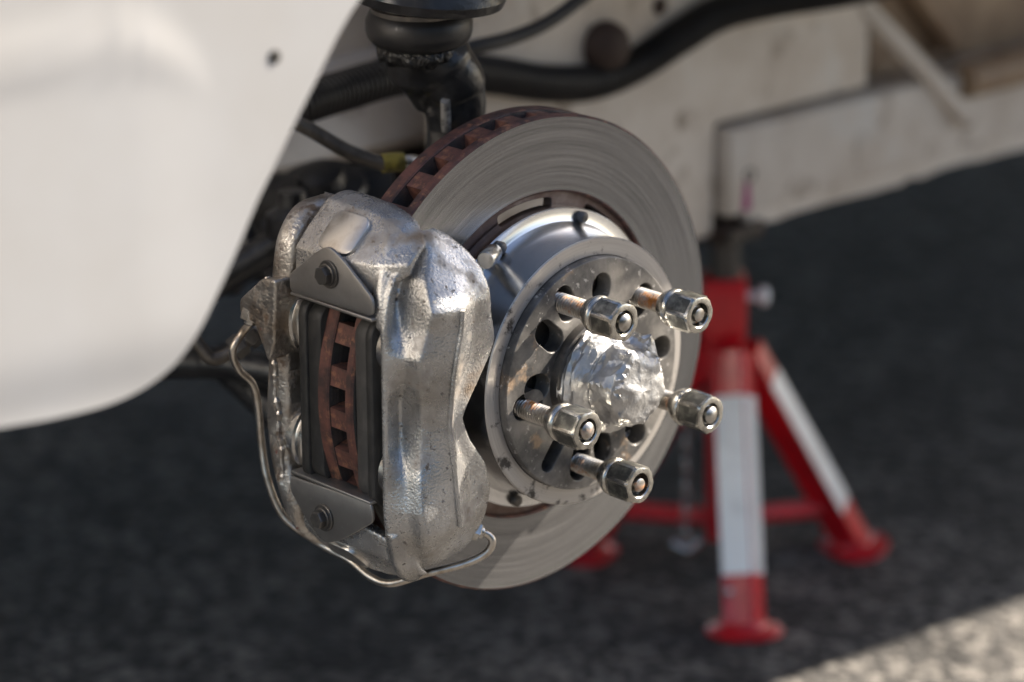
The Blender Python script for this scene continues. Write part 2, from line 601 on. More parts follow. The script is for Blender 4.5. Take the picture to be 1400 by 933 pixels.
def asphalt():
    m = bpy.data.materials.new('asphalt')
    m.use_nodes = True
    N, L = m.node_tree.nodes, m.node_tree.links
    b = N['Principled BSDF']
    b.inputs['Roughness'].default_value = 0.85
    b.inputs['Specular IOR Level'].default_value = 0.2
    tc = N.new('ShaderNodeTexCoord')
    v = N.new('ShaderNodeTexVoronoi')
    v.inputs['Scale'].default_value = 125
    v.inputs['Randomness'].default_value = 1
    L.new(tc.outputs['Object'], v.inputs['Vector'])
    cr_ = N.new('ShaderNodeValToRGB')
    e = cr_.color_ramp.elements
    e[0].position, e[0].color = 0.0, (0.034, 0.0328, 0.032, 1)
    e[1].position, e[1].color = 1.0, (0.195, 0.18, 0.163, 1)
    k = e.new(0.55)
    k.color = (0.069, 0.0655, 0.062, 1)
    k = e.new(0.85)
    k.color = (0.122, 0.114, 0.105, 1)
    sx = N.new('ShaderNodeSeparateColor')
    L.new(v.outputs['Color'], sx.inputs[0])
    L.new(sx.outputs[0], cr_.inputs[0])
    n = N.new('ShaderNodeTexNoise')
    n.inputs['Scale'].default_value = 14
    n.inputs['Detail'].default_value = 6
    L.new(tc.outputs['Object'], n.inputs['Vector'])
    mr = N.new('ShaderNodeMapRange')
    mr.inputs[1].default_value, mr.inputs[2].default_value = 0.3, 0.7
    mr.inputs[3].default_value, mr.inputs[4].default_value = 0.72, 1.22
    L.new(n.outputs[0], mr.inputs[0])
    mx = N.new('ShaderNodeMix')
    mx.data_type = 'RGBA'
    mx.blend_type = 'MULTIPLY'
    mx.inputs[0].default_value = 1
    L.new(cr_.outputs[0], mx.inputs[6])
    cc = N.new('ShaderNodeCombineColor')
    for i in range(3):
        L.new(mr.outputs[0], cc.inputs[i])
    L.new(cc.outputs[0], mx.inputs[7])
    v3 = N.new('ShaderNodeTexVoronoi')
    v3.inputs['Scale'].default_value = 70
    L.new(tc.outputs['Object'], v3.inputs['Vector'])
    sx3 = N.new('ShaderNodeSeparateColor')
    L.new(v3.outputs['Color'], sx3.inputs[0])
    m3 = N.new('ShaderNodeMapRange')
    m3.inputs[1].default_value, m3.inputs[2].default_value = 0.80, 1.0
    m3.inputs[4].default_value = 0.75
    L.new(sx3.outputs[0], m3.inputs[0])
    mx3 = N.new('ShaderNodeMix')
    mx3.data_type = 'RGBA'
    L.new(m3.outputs[0], mx3.inputs[0])
    L.new(mx.outputs[2], mx3.inputs[6])
    mx3.inputs[7].default_value = (0.22, 0.204, 0.185, 1)
    n4 = N.new('ShaderNodeTexNoise')
    n4.inputs['Scale'].default_value = 4.5
    n4.inputs['Detail'].default_value = 5
    L.new(tc.outputs['Object'], n4.inputs['Vector'])
    m4 = N.new('ShaderNodeMapRange')
    m4.inputs[1].default_value, m4.inputs[2].default_value = 0.56, 0.70
    m4.inputs[4].default_value = 0.6
    L.new(n4.outputs[0], m4.inputs[0])
    mx4 = N.new('ShaderNodeMix')
    mx4.data_type = 'RGBA'
    L.new(m4.outputs[0], mx4.inputs[0])
    L.new(mx3.outputs[2], mx4.inputs[6])
    mx4.inputs[7].default_value = (0.035, 0.034, 0.034, 1)
    L.new(mx4.outputs[2], b.inputs['Base Color'])
    bn = N.new('ShaderNodeBump')
    bn.inputs['Strength'].default_value = 0.8
    bn.inputs['Distance'].default_value = 0.004
    bn.invert = True
    L.new(v.outputs['Distance'], bn.inputs['Height'])
    n2 = N.new('ShaderNodeTexNoise')
    n2.inputs['Scale'].default_value = 60
    n2.inputs['Detail'].default_value = 4
    L.new(tc.outputs['Object'], n2.inputs['Vector'])
    bn2 = N.new('ShaderNodeBump')
    bn2.inputs['Strength'].default_value = 0.6
    bn2.inputs['Distance'].default_value = 0.006
    L.new(n2.outputs[0], bn2.inputs['Height'])
    L.new(bn.outputs[0], bn2.inputs['Normal'])
    L.new(bn2.outputs[0], b.inputs['Normal'])
    return m


M['asphalt'] = asphalt()

# ------------------------------------------------------------------ ground
g = mesh_obj('ground', [(-300, -300, GZ), (300, -300, GZ), (300, 300, GZ), (-300, 300, GZ)], [(0, 1, 2, 3)], M['asphalt'], None, None)
g['kind'] = 'structure'

# an added leafy screen outside the frame, put there to cut the ambient light
M['leaf'] = mat('screen_leaves', (0.055, 0.085, 0.03), 0, 0.6, vary=((0.03, 0.05, 0.018), 9, .4, .65, 5), bump=(14, 0.8, 0.08))
for p0_, p1_, lab in ((Vector((8.4, -9, GZ)), Vector((8.4, 4.5, GZ)), 'tall leafy screen added out of view to cut the ambient light'),):
    d_ = p1_ - p0_
    n_ = Vector((-d_.y, d_.x, 0)).normalized()
    V, F = [], []
    ring_ = [(-.6, 0), (-.62, 1), (-.6, 2), (-.5, 3.0), (0, 3.3), (.5, 3.0), (.6, 2), (.62, 1), (.6, 0)]
    NH = 70
    for i in range(NH + 1):
        for (w_, h_) in ring_:
            q_ = p0_ + d_ * (i / NH) + n_ * w_ + Vector((0, 0, h_))
            V.append(q_ + (n_ * noise.noise(q_ * 1.7) + Vector((0, 0, noise.noise(q_ * 1.9 + Vector((9, 0, 0)))))) * (.16 if h_ else 0))
    for i in range(NH):
        for j in range(8):
            F.append((i * 9 + j, i * 9 + j + 1, (i + 1) * 9 + j + 1, (i + 1) * 9 + j))
    tag(mesh_obj('shade_screen', V, F, M['leaf'], None, 80), lab, 'shade_screen')

# ------------------------------------------------------------------ car body
car = thing('car', 'white car raised on a stand with its front wheel taken off', 'car', (-0.8, 0.8, GZ))
AR = 0.385           # wheel arch radius
BZ = 0.109           # lower edge of the front wing / bumper


def sstep(a, b, x):
    t = min(1, max(0, (x - a) / (b - a)))
    return t * t * (3 - 2 * t)


def wing_x(y, z):
    """outboard position of the wing skin: a gently crowned panel with a pressed, proud field in front of the arch"""
    q = max(0, -0.25 - y)
    x = 0.100 - 0.125 * q - 0.05 * max(0, z - 0.42) ** 2
    top = 0.279 - 9.0 * max(0, y + 0.40) ** 2
    d1 = z - top                      # height over the crease
    end = sstep(-0.345, -0.395, y)    # it runs out before the arch
    x += end * (0.0017 * math.exp(-(d1 / 0.0075) ** 2) + 0.0004 * sstep(0.012, -0.012, d1))
    x -= 0.0022 * sstep(BZ + 0.045, BZ - 0.002, z) ** 2
    return x


def on_wing(x, y):
    X = 0.1
    for _ in range(30):
        p = onX(x, y, X)
        q = max(0, -0.25 - p.y)
        X = 0.100 - 0.125 * q
    return Vector((p.y, p.z, 0))


edge = [on_wing(*q) for q in ((483, 0), (442, 90), (405, 165), (375, 228), (350, 280), (325, 340), (298, 400), (271, 455), (240, 500), (200, 532), (150, 555), (80, 573), (0, 587), (-60, 596))]
ae, re_ = math.atan2(edge[0].y, edge[0].x), edge[0].length
inner = []
for i in range(60):
    f_ = i / 60
    a = R(48) + (ae - R(48)) * f_
    rr = AR + (re_ - AR) * sstep(0, 1, f_)
    inner.append((rr * math.cos(a), rr * math.sin(a)))
inner += [(p.x, p.y) for p in spline(edge, 8)]
for _ in range(12):                       # ease the join between the arch and the traced front edge
    inner = [inner[0]] + [((inner[i - 1][0] + inner[i + 1][0]) / 2, (inner[i - 1][1] + inner[i + 1][1]) / 2) if 50 < i < 68 else inner[i] for i in range(1, len(inner) - 1)] + [inner[-1]]
y_, z_ = inner[-1]
for i in range(1, 30):
    inner.append((y_ - (0.91 + y_) * i / 29, z_ - .004 * i / 29))
BZ = z_
TOPZ = 0.60
outer = []
n = len(inner)
L_in = [0]
for p, q in zip(inner, inner[1:]):
    L_in.append(L_in[-1] + math.hypot(p[0] - q[0], p[1] - q[1]))
for i in range(n):
    s = L_in[i] / L_in[-1]
    outer.append((inner[0][0] - (inner[0][0] + 0.93) * min(1, s / 0.97), TOPZ - 0.02 * s))
V, F = [], []
rows = 46
for i in range(n):
    # return flange, then the skin
    y, z = inner[i]
    V.append(Vector((wing_x(y, z) - 0.028, y, z)))
    V.append(Vector((wing_x(y, z) - 0.004, y, z)))
    for j in range(rows):
        t = (j / (rows - 1)) ** 1.6
        yy, zz = y + (outer[i][0] - y) * t, z + (outer[i][1] - z) * t
        V.append(Vector((wing_x(yy, zz), yy, zz)))
W = rows + 2
for i in range(n - 1):
    for j in range(W - 1):
        F.append((i * W + j, i * W + j + 1, (i + 1) * W + j + 1, (i + 1) * W + j))
wing = mesh_obj('front_wing', V, F, M['white'], car, 60)
wing['label'] = 'smooth white front wing with a pressed crease and wheel arch edge'
so = wing.modifiers.new('t', 'SOLIDIFY')
so.thickness = 0.0022
so.offset = -1
p = onX(375, 78, 0.1)
mesh_obj('screw_hole', *lathe([(-.001, .0036), (.0005, .0036), (.0007, .0031), (.0007, 0.0)], 20, (wing_x(on_wing(375, 78).x, on_wing(375, 78).y) - .0002, on_wing(375, 78).x, on_wing(375, 78).y), (1, -.2, 0)), M['dark_steel'], wing)

# the side of the body behind the arch, the front and the cabin: above and beside the frame, they give the shade
# (the bonnet is left out to let sky light into the wheel housing)
dp_ = [(-0.40, 0.262), (0.098, 0.262), (0.087, 1.25), (0.205, 2.30), (0.205, 2.349), (-0.40, 2.349)]
bevel_mesh(mesh_obj('door', *prism(dp_, lambda a, b, h: Vector((a, b, h)), 0.285, 0.78), M['white'], car), 0.006, 2)
bevel_mesh(mesh_obj('bumper', *box((-1.72, -0.97, BZ), (0.05, -0.915, 0.60)), M['white'], car), 0.012, 3)
cab, cf = box((-1.55, 0.55, 0.78), (-0.02, 2.9, 1.08))
for v in cab:
    if v.z > 1:
        v.y = 0.95 if v.y < 1 else 2.5
        v.x += 0.12 if v.x < -1 else -0.12
mesh_obj('cabin', cab, cf, M['glass'], car)
bevel_mesh(mesh_obj('rear_body', *box((-1.72, 2.353, 0.05), (0.1, 3.3, 0.78)), M['white'], car), 0.03, 3)
mesh_obj('floor_pan', *box((-1.72, 0.50, -0.03), (-0.403, 2.35, 0.05)), M['darkunder'], car)
mesh_obj('far_side', *box((-1.74, -0.9, 0.0), (-1.72, 2.34, 0.60)), M['white'], car)
mesh_obj('engine', *box((-1.25, -0.55, -0.06), (-0.62, 0.42, 0.45)), M['darkunder'], car)

# wheel arch: inner wing, chassis leg, bulkhead behind the wheel, sill
IWX = -0.42
zc = 0.030
iw = mesh_obj('inner_wing', *box((IWX - 0.012, -0.75, zc + 0.045), (IWX, 0.478, 0.60)), M['white_under'], car)
# rolled lower flange of the inner wing
prof = [(0.0, 0.05), (0.012, 0.040), (0.020, 0.022), (0.022, 0.006), (0.012, -0.004), (-0.02, -0.006), (-0.03, 0.02), (-0.02, 0.05)]
mesh_obj('chassis_leg', *prism(prof, lambda a, b, h: Vector((IWX + a, h, zc + b)), -0.75, 0.476), M['white_under'], car, 50)
SX, SY, SB, SL = -0.33, 0.486, -0.080, 0.004
# bulkhead facing forward, deep inside; the panel behind the wheel faces outboard and meets the sill
mesh_obj('bulkhead', *box((-0.75, SY, SB), (SX - 0.08, SY + 0.02, 0.60)), M['white_under'], car)
py1 = onX(1186, 120, SX - 0.012).y
lp_ = [(.20, SB - .004), (SY - .001, SB - .004), (SY - .001, SL + .005), (py1, SL + .005), (py1, .284), (.20, .284)]
bevel_mesh(mesh_obj('arch_panel', *prism(lp_, lambda a, b, h: Vector((h, a, b)), SX - .040, SX - .011), M['white_under'], car), 0.004, 3)
# sill with a ragged flange below
bevel_mesh(mesh_obj('sill', *box((SX - 0.07, SY + 0.004, SB + 0.012), (SX, 2.35, SL)), M['white_under'], car), 0.004, 2)
fl = []
yy = SY + 0.03
while yy < 2.3:
    fl.append((yy, SB + random.choice([0.0, -0.001, 0.001, -0.002, 0.002, 0.005])))
    yy += random.uniform(0.012, 0.035)
poly = [(SY + 0.03, SB + 0.03)] + [(a, b) for a, b in fl] + [(fl[-1][0], SB + 0.03)]
mesh_obj('sill_flange', *prism(poly, lambda a, b, h: Vector((h, a, b)), SX - 0.012, SX - 0.004), M['white_under'], car, None)
# behind the panel: black box as the gap's shade, then the brown inner panel
mesh_obj('gap_shade', *box((SX - 0.06, py1 + .002, SL + 0.002), (SX - 0.036, py1 + 0.03, 0.28)), M['hole'], car)
mesh_obj('inner_panel', *box((SX - 0.066, py1 + 0.034, SL + 0.002), (SX - 0.04, 2.3, 0.28)), M['brown_under'], car)
mesh_obj('drain_hole', *lathe([(-.002, .006), (0.0008, .006), (0.0008, .0045), (-.001, .004)], 16, onX(1025, 240, SX + .0005)), M['dark_steel'], car)
p = onX(1020, 266, SX)
mk = round_poly([(p.y - .0045, p.z - .014), (p.y + .006, p.z - .013), (p.y + .003, p.z + .010), (p.y - .002, p.z + .012)], .003)
mesh_obj('paint_mark', *prism(mk, lambda a, b, h: Vector((h, a, b)), SX - .002, SX + 0.0006), M['magenta'], car)
# bonded patch with rusty spots under the sill corner
mesh_obj('jacking_pad', *box((SX - 0.05, SY - 0.004, SB - 0.009), (SX + 0.002, SY + 0.045, SB + 0.004)), M['rustbrown'], car)
# diagonal tube and ribs in the brown opening
A_, B_ = onX(1150, -22, SX - 0.020), onX(1325, 166, SX + 0.008)
mesh_obj('diagonal_brace', *tube([A_, A_.lerp(B_, .5) + Vector((.003, 0, 0)), B_], 0.0085, 12), M['white_under'], car)
for (x0, y0, x1, y1, r) in ((1245, -20, 1300, 60, .010), (1318, 112, 1500, 66, .015)):
    A_, B_ = onX(x0, y0, SX + (.004 if r > .011 else - 0.030)), onX(x1, y1, SX + (.004 if r > .011 else - 0.030))
    mesh_obj('rib', *tube([A_, A_.lerp(B_, .5), B_], r, 10), M['brown_under'], car)
mesh_obj('access_hole', *lathe([(-.004, .012), (0.003, .012), (0.003, .0)], 18, onX(1298, 98, SX - .038), cap=False), M['hole'], car)
# rusty rubber plug on the inner wing
p = onX(822, 62, SX - 0.012)
pl = mesh_obj('rubber_plug', *lathe([(0, .017), (.004, .020), (.012, .019), (.018, .014), (.021, .006), (.0215, 0)], 24, p, (1, -.2, 0)), M['rustbrown'], car)
p = onX(900, 8, SX - 0.012)
mesh_obj('grommet', *lathe([(0, .007), (.003, .007), (.005, .004), (.005, 0)], 16, p), M['rustbrown'], car)
# a pressed rib on the inner wing (pale ridge with a dark edge in the upper left of the wheel housing)
A_, B_ = onX(400, 118, IWX), onX(1000, -60, IWX)
mesh_obj('pressed_rib', *tube([A_ + (A_ - B_) * .8, A_, A_.lerp(B_, .5), B_], 0.012, 12), M['white_under'], car)
mesh_obj('subframe', *box((-0.60, -0.50, -0.05), (-0.44, 0.44, 0.02)), M['darkunder'], car)

# ------------------------------------------------------------------ brake disc
disc = thing('brake_disc', 'ventilated brake disc with worn grey face and rusty brown vaned edge', 'brake disc', (-0.058, 0, -0.1518))
DX0, DX1, DR = -0.043, -0.0745, 0.1518
DI = 0.1035


def ring_prof(x0, x1, ro, ri, b=0.0008):
    return [(x0, ri + b), (x0, ro - b), (x0 - b, ro), (x1 + b, ro), (x1, ro - b), (x1, ri + b), (x1 + b, ri), (x0 - b, ri)]


def ring_obj(name, prof, mats, parent, pick, seg=160):
    o = mesh_obj(name, *lathe(prof, seg, close=True), None, parent, 30)
    for mt in mats:
        o.data.materials.append(mt)
    for p in o.data.polygons:
        p.material_index = pick(p)
    return o


face_pick = lambda p: 0 if abs(p.normal.x) > 0.8 else 1
ring_obj('outboard_ring', ring_prof(DX0, -0.0502, DR, DI, .0013), [M['disc'], M['rust']], disc, face_pick)
ring_obj('inboard_ring', ring_prof(-0.0645, DX1, DR, DI - .004), [M['disc'], M['rust']], disc, face_pick)
NV = 36
vm = None
for k in range(NV):
    a = 2 * math.pi * (k + 0.35) / NV
    if vm is None:
        # slightly curved radial vane between the two rings, local frame: radius along +Y
        pts = []
        for i in range(7):
            r = 0.108 + (0.1500 - 0.108) * i / 6
            w = 0.0040 + 0.0036 * i / 6
            if i == 6:
                w *= 0.8
            pts.append((r, w))
        poly = [(r, -w) for r, w in pts] + [(r, w) for r, w in reversed(pts)]
        vo = mesh_obj('vane', *prism(poly, lambda y, z, h: Vector((h, y, z)), -0.0648, -0.0499), M['rust'], None, 40)
        vm = vo.data
    else:
        vo = bpy.data.objects.new('vane', vm)
        scene.collection.objects.link(vo)
    vo.rotation_euler = (a, 0, 0)
    adopt(vo, disc)
# mounting web inside the disc: scalloped tabs
tabs = []
NB = 8
B0 = R(72)
out = []
for i in range(NB * 12):
    a = 2 * math.pi * i / (NB * 12)
    out.append((0.1040 * math.cos(a), 0.1040 * math.sin(a)))
holes = []
for k in range(NB):
    ac = B0 + 2 * math.pi * (k + 0.5) / NB
    h = []
    for i in range(9):
        a = ac + R(-13.5 + 27 * i / 8)
        h.append((0.0995 * math.cos(a), 0.0995 * math.sin(a)))
    for i in range(9):
        a = ac + R(13.5 - 27 * i / 8)
        h.append((0.088 * math.cos(a), 0.088 * math.sin(a)))
    holes.append(round_poly(h, 0.004, 3))
inn = [(0.082 * math.cos(2 * math.pi * i / 96), 0.082 * math.sin(2 * math.pi * i / 96)) for i in range(96)]
yz = Matrix(((0, 0, 1, 0), (1, 0, 0, 0), (0, 1, 0, 0), (0, 0, 0, 1)))        # curve x,y,z -> world y,z,x
fill_curve('mounting_web', out, holes + [inn], Matrix.Translation((-0.0505, 0, 0)) @ yz, 0.0075, 0.0007, M['rust_web'], disc)
# bell: flange with the bolts, concave barrel, face ring
bell_prof = [(-0.046, 0.081), (-0.046, 0.0945), (-0.0455, 0.0955), (-0.0358, 0.0955), (-0.035, 0.0948), (-0.0346, 0.0895), (-0.0335, 0.0872),
             (-0.030, 0.0852), (-0.024, 0.0843), (-0.016, 0.0838), (-0.008, 0.0838), (-0.003, 0.0842), (-0.0008, 0.0843), (0.0, 0.0836),
             (0.0, 0.0735), (-0.012, 0.0735), (-0.012, 0.0705), (-0.046, 0.0705)]
bo = mesh_obj('bell', *lathe(bell_prof, 160, close=True), None, disc, 32)
bo.data.materials.append(M['bell'])
bo.data.materials.append(M['ring'])
for p in bo.data.polygons:
    p.material_index = 1 if (p.center.x > -0.0006 and abs(p.normal.x) > .5) else 0
for k in range(NB):
    a = B0 + 2 * math.pi * k / NB
    c = Vector((0, 0.0905 * math.cos(a), 0.0905 * math.sin(a)))
    th = []
    for i in range(4):
        th += [(-0.0345 + i * 0.001, 0.0031), (-0.034 + i * 0.001, 0.0037)]
    mesh_obj('bell_bolt', *lathe(th + [(-0.0302, 0.0030), (-0.0298, 0.0024), (-0.0298, 0)], 18, c, cap=False), M['dark_steel'], disc)
# spring sleeve by one of the bolts, next to the caliper
c0_ = onX(678, 342, -0.031)
c1_ = onX(655, 366, -0.012)
ax = (c1_ - c0_).normalized()
mesh_obj('retaining_pin', *lathe([(0, .0030), (.001, .0036), (.004, .0036), (.0045, .0052), (.006, .0056), (.022, .0056), (.023, .005), (.023, 0)], 20, c0_, ax, cap=False), M['nut'], disc)

# ------------------------------------------------------------------ wheel hub
hub = thing('wheel_hub', 'stained grey wheel hub plate with slots and five threaded studs carrying nuts', 'wheel hub', (0, 0, -0.073))
PX = 0.006


def slot(ang, r0, r1, w, n=8):
    a = R(ang)
    e, t = Vector((math.cos(a), math.sin(a))), Vector((-math.sin(a), math.cos(a)))
    out = []
    h = w / 2
    for i in range(n + 1):
        b = -math.pi / 2 + math.pi * i / n
        out.append(e * (r1 - h + h * math.cos(b)) + t * (h * math.sin(b)))
    for i in range(n + 1):
        b = math.pi / 2 + math.pi * i / n
        out.append(e * (r0 + h + h * math.cos(b)) + t * (h * math.sin(b)))
    return [tuple(p) for p in out]


ST = [117.1 - 72 * k for k in range(5)]
holes = []
for k, a in enumerate(ST):
    holes.append(slot(a - 2, 0.0430, 0.0675, 0.0155))
holes += [slot(139, .0370, .0625, .0155), slot(83, .0450, .0635, .0155), slot(3, .0500, .0680, .0150), slot(-51, .0500, .0695, .0150),
          slot(-80, .0410, .0600, .0150), slot(-128, .0420, .0670, .0105), slot(177, .0370, .0580, .0165)]
outl = [(0.073 * math.cos(2 * math.pi * i / 128), 0.073 * math.sin(2 * math.pi * i / 128)) for i in range(128)]
fill_curve('hub_plate', outl, holes, Matrix.Translation((PX - 0.006, 0, 0)) @ yz, 0.012, 0.0007, M['hubplate'], hub)
mesh_obj('hub_flange', *lathe([(-0.04, 0.0), (-0.04, 0.069), (-0.0105, 0.069), (-0.0095, 0.068), (-0.0095, 0.0)], 96, cap=False), M['dark_steel'], hub)
mesh_obj('hub_spigot', *lathe([(-0.01, .0368), (0.0085, .0368), (0.0115, .0360), (0.0125, .0345), (0.0125, .028)], 72, cap=False), M['dark_steel'], hub)
tip = [0.0600, 0.0565, 0.0598, 0.0560, 0.0602]
for k, a in enumerate(ST):
    a = R(a)
    c = Vector((0, 0.05715 * math.cos(a), 0.05715 * math.sin(a)))
    X1 = tip[k]
    prof = [(-0.02, 0.0062), (PX - .004, 0.0062)]
    x = PX - .003
    while x < X1 - 0.005:
        prof += [(x, 0.0049), (x + 0.0007, 0.0062), (x + 0.0012, 0.0062), (x + 0.0019, 0.0049)]
        x += 0.0021
    if k in (0, 2, 4):
        prof += [(X1 - .0045, .0056), (X1 - 0.002, 0.0053), (X1 - 0.0006, 0.0036), (X1, 0.0012), (X1, 0)]
    else:
        prof += [(X1 - .0035, .0045), (X1 - 0.0006, 0.0042), (X1, 0.0032), (X1, 0)]
    stud = mesh_obj('wheel_stud', *lathe(prof, 26, c, cap=False), M['stud'], hub, 40)
    # nut: bored hexagon with washer face, domed collar and cone seat
    dn = [.0006, -.0008, .0002, -.0012, .0012][k]
    n0, n1 = 0.0275 + dn, 0.0572 + dn
    ph = [0.35, 0.12, 0.62, 0.28, 0.05][k]
    seg = 48
    rows_ = []
    rc, rf = 0.0127, 0.0110

    def hexr(t, lim):
        tt = ((t + ph) % (math.pi / 3)) - math.pi / 6
        return min(lim, rf / math.cos(tt))
    spec = [(n0, .0068, 0), (n0 + .0005, .0085, 0), (n0 + .004, .0104, 0), (n0 + .0062, .0115, 0), (n0 + .0080, .0119, 0), (n0 + .0093, .0116, 0), (n0 + .0102, .0109, 0),
            (n0 + .0108, .0112, 1), (n0 + .0125, .0128, 1), (n1 - .0022, .0128, 1), (n1 - .0004, .0114, 1), (n1, .0103, 0), (n1, .0080, 0), (n1 - .0006, .0074, 0), (n1 - .004, .0068, 0), (n1 - .009, .0064, 0)]
    V, F = [], []
    for (xx, lim, hx) in spec:
        for i in range(seg):
            t = 2 * math.pi * i / seg - ph + math.pi / 48 * 0
            rr = hexr(t, lim) if hx else lim
            V.append(c + Vector((xx, rr * math.cos(t), rr * math.sin(t))))
    for i in range(len(spec) - 1):
        for j in range(seg):
            j2 = (j + 1) % seg
            F.append((i * seg + j, i * seg + j2, (i + 1) * seg + j2, (i + 1) * seg + j))
    nut = mesh_obj('wheel_nut', V, F, M['nut'], stud, 28)
    nut.data.materials.append(M['nut_flat'])
    for p in nut.data.polygons:
        xx = p.center.x
        d = (p.center - c)
        if n0 + .0125 < xx < n1 - .0022:
            t = math.atan2(d.z, d.y)
            tt = ((t + ph) % (math.pi / 3)) - math.pi / 6
            p.material_index = 1 if abs(tt) < R(24) else 0

# crumpled foil over the hub centre: creased facets, a wrapped skirt and the squashed nut under the end
rnd = random.Random(11)
NS = 60
ctrl = [(0.0085, .0335), (.0120, .0345), (.0175, .0340), (.0225, .0330), (.0260, .0305), (.0280, .0268), (.0320, .0254), (.0390, .0246), (.0435, .0232), (.0465, .0195), (.0478, .0140), (.0482, .007), (.0482, .0)]
cs = spline([Vector((a, b, 0)) for a, b in ctrl], 3)
V, F = [], []
for i, q in enumerate(cs):
    for k in range(NS):
        t = 2 * math.pi * (k + (i % 2) * .5) / NS
        d = Vector((0, math.cos(t), math.sin(t)))
        base = Vector((q.x, 0, 0)) + d * max(q.y, 1e-4)
        rid = 0
        for o_, amp in ((44.0, 1.0), (85.0, .5)):
            rid += (1 - abs(noise.noise(base * o_ + Vector((3.1, 7.7, 1.3)))) * 2.4) * amp
        disp = (rid - .8) * 0.0019 + rnd.uniform(-.0003, .0003)
        if q.x > .046 and q.y < .019:
            disp *= .25
        # long folds running round the skirt
        if q.x < .029:
            disp += .0011 * math.sin(q.x * 900 + 3 * noise.noise(base * 60))
        # bunched-up flap towards the upper rear
        fl_ = math.exp(-((t - R(48)) / R(24)) ** 2) * math.exp(-((q.x - 0.033) / 0.0065) ** 2)
        disp += fl_ * (0.0075 + 0.006 * noise.noise(base * 200))
        if q.x > .03:
            tt = ((t + .25) % (math.pi / 3)) - math.pi / 6
            disp += (1 / math.cos(tt) - 1.06) * 0.020 * min(1, q.y / .02)
        fade = min(1, q.y / 0.014)
        ax_ = rnd.uniform(-.0006, .0006) if q.y > .019 else 0
        dent = .0016 * noise.noise(base * 75) + .0008 * noise.noise(base * 170) if q.x > .044 else 0
        V.append(base + d * disp * fade + Vector((ax_ + dent + disp * (1 - fade) * .6, 0, 0)))
for i in range(len(cs) - 1):
    for k in range(NS):
        k2 = (k + 1) % NS
        a_, b_, c_, d_ = i * NS + k, i * NS + k2, (i + 1) * NS + k2, (i + 1) * NS + k
        F += [(a_, b_, d_), (b_, c_, d_)] if i % 2 == 0 else [(a_, b_, c_), (a_, c_, d_)]
tag(mesh_obj('foil_wrap', V, F, M['foil'], None, 22), 'crumpled silver foil wrapped over the centre of the wheel hub', 'foil')

# ------------------------------------------------------------------ brake caliper (local: X axle, u = -Y radially out, z up)
cal = thing('brake_caliper', 'cast aluminium brake caliper gripping the front edge of the disc', 'brake caliper', (-0.05, -0.13, -0.115))
CP = lambda x, u, z: Vector((x, -u, z))
# (z, window edge u, P3 x u, P4(seam) x u, P5(hub side) x u)
T = [(+.1085, .119, -.0225, .116, -.0155, .113, -.0185, .106),
     (+.104, .124, -.0220, .121, -.0120, .113, -.0135, .100),
     (+.095, .133, -.0225, .128, -.0065, .111, -.0065, .092),
     (+.085, .142, -.0230, .132, +.0003, .110, -.0002, .087),
     (+.075, .146, -.0225, .134, +.0070, .111, +.0040, .085),
     (+.067, .148, -.0210, .135, +.0115, .113, +.0050, .084),
     (+.055, .150, -.0160, .137, +.0115, .114, +.0035, .082),
     (+.040, .150, -.0060, .142, +.0110, .117, +.0030, .079),
     (+.026, .150, -.0090, .140, +.0100, .119, +.0020, .085),
     (+.010, .150, -.0180, .136, +.0090, .120, +.0010, .095),
     (-.004, .150, -.0190, .135, +.0080, .120, +.0010, .103),
     (-.020, .150, -.0170, .137, +.0085, .119, +.0010, .097),
     (-.036, .150, -.0080, .141, +.0090, .117, +.0020, .086),
     (-.055, .150, -.0030, .143, +.0090, .115, +.0020, .082),
     (-.068, .149, -.0040, .141, +.0085, .113, +.0015, .085),
     (-.077, .146, -.0070, .137, +.0035, .111, -.0005, .088),
     (-.087, .141, -.0100, .132, -.0030, .110, -.0045, .092),
     (-.095, .133, -.0140, .126, -.0090, .110, -.0100, .097),
     (-.099, .126, -.0170, .121, -.0135, .112, -.0145, .102)]
secs = []
for (z, wu, x3, u3, x4, u4, x5, u5) in T:
    k = sstep(.100, .080, abs(z))
    g = sstep(.045, .065, abs(z))             # the lobes end in flat facets; the waist between them is scooped
    secs.append((z, [(-.021, u5), (-.0215, (wu + u5) / 2), (-.0215, wu - .004), (-.0180, wu), (-.0150, wu - .001), (x3, u3),
                     (x3 + (x4 - x3) * (.62 + .25 * g), u4 + (u3 - u4) * (.5 + .38 * k)), (x4, u4), (x5 + (x4 - x5) * .35 * g, (u4 + u5) / 2), (x5, u5)]))
lo_ = loft(secs, CP, 6, 6, .3, .45)


def bridge(sgn, x0, x1, out_pts, taper=((0, 1), (.3, 1), (.6, 1), (.80, .97), (.90, .86), (.96, .66), (1.0, .40))):
    poly = []
    n_ = 5
    for i in range(n_ + 1):
        a = R(26 + (48 - 26) * i / n_)
        poly.append((0.1565 * math.cos(a), sgn * 0.1565 * math.sin(a)))
    poly += out_pts
    cu0 = sum(p[0] for p in poly) / len(poly)
    cz0 = sum(p[1] for p in poly) / len(poly)
    secs_ = []
    for f, k in taper:
        secs_.append((x0 + (x1 - x0) * f, [(cu0 + (a - cu0) * k, cz0 + (b - cz0) * k) for a, b in poly]))
    return loft(secs_, lambda a, b, h: CP(h, a, b), 4, 3, .25, .6)


top_out = [(.112, .1175), (.124, .1150), (.137, .1030), (.149, .0900), (.1495, .0690)]
bot_out = [(.112, -.1150), (.124, -.1130), (.136, -.1015), (.147, -.0890), (.1495, -.0690)]
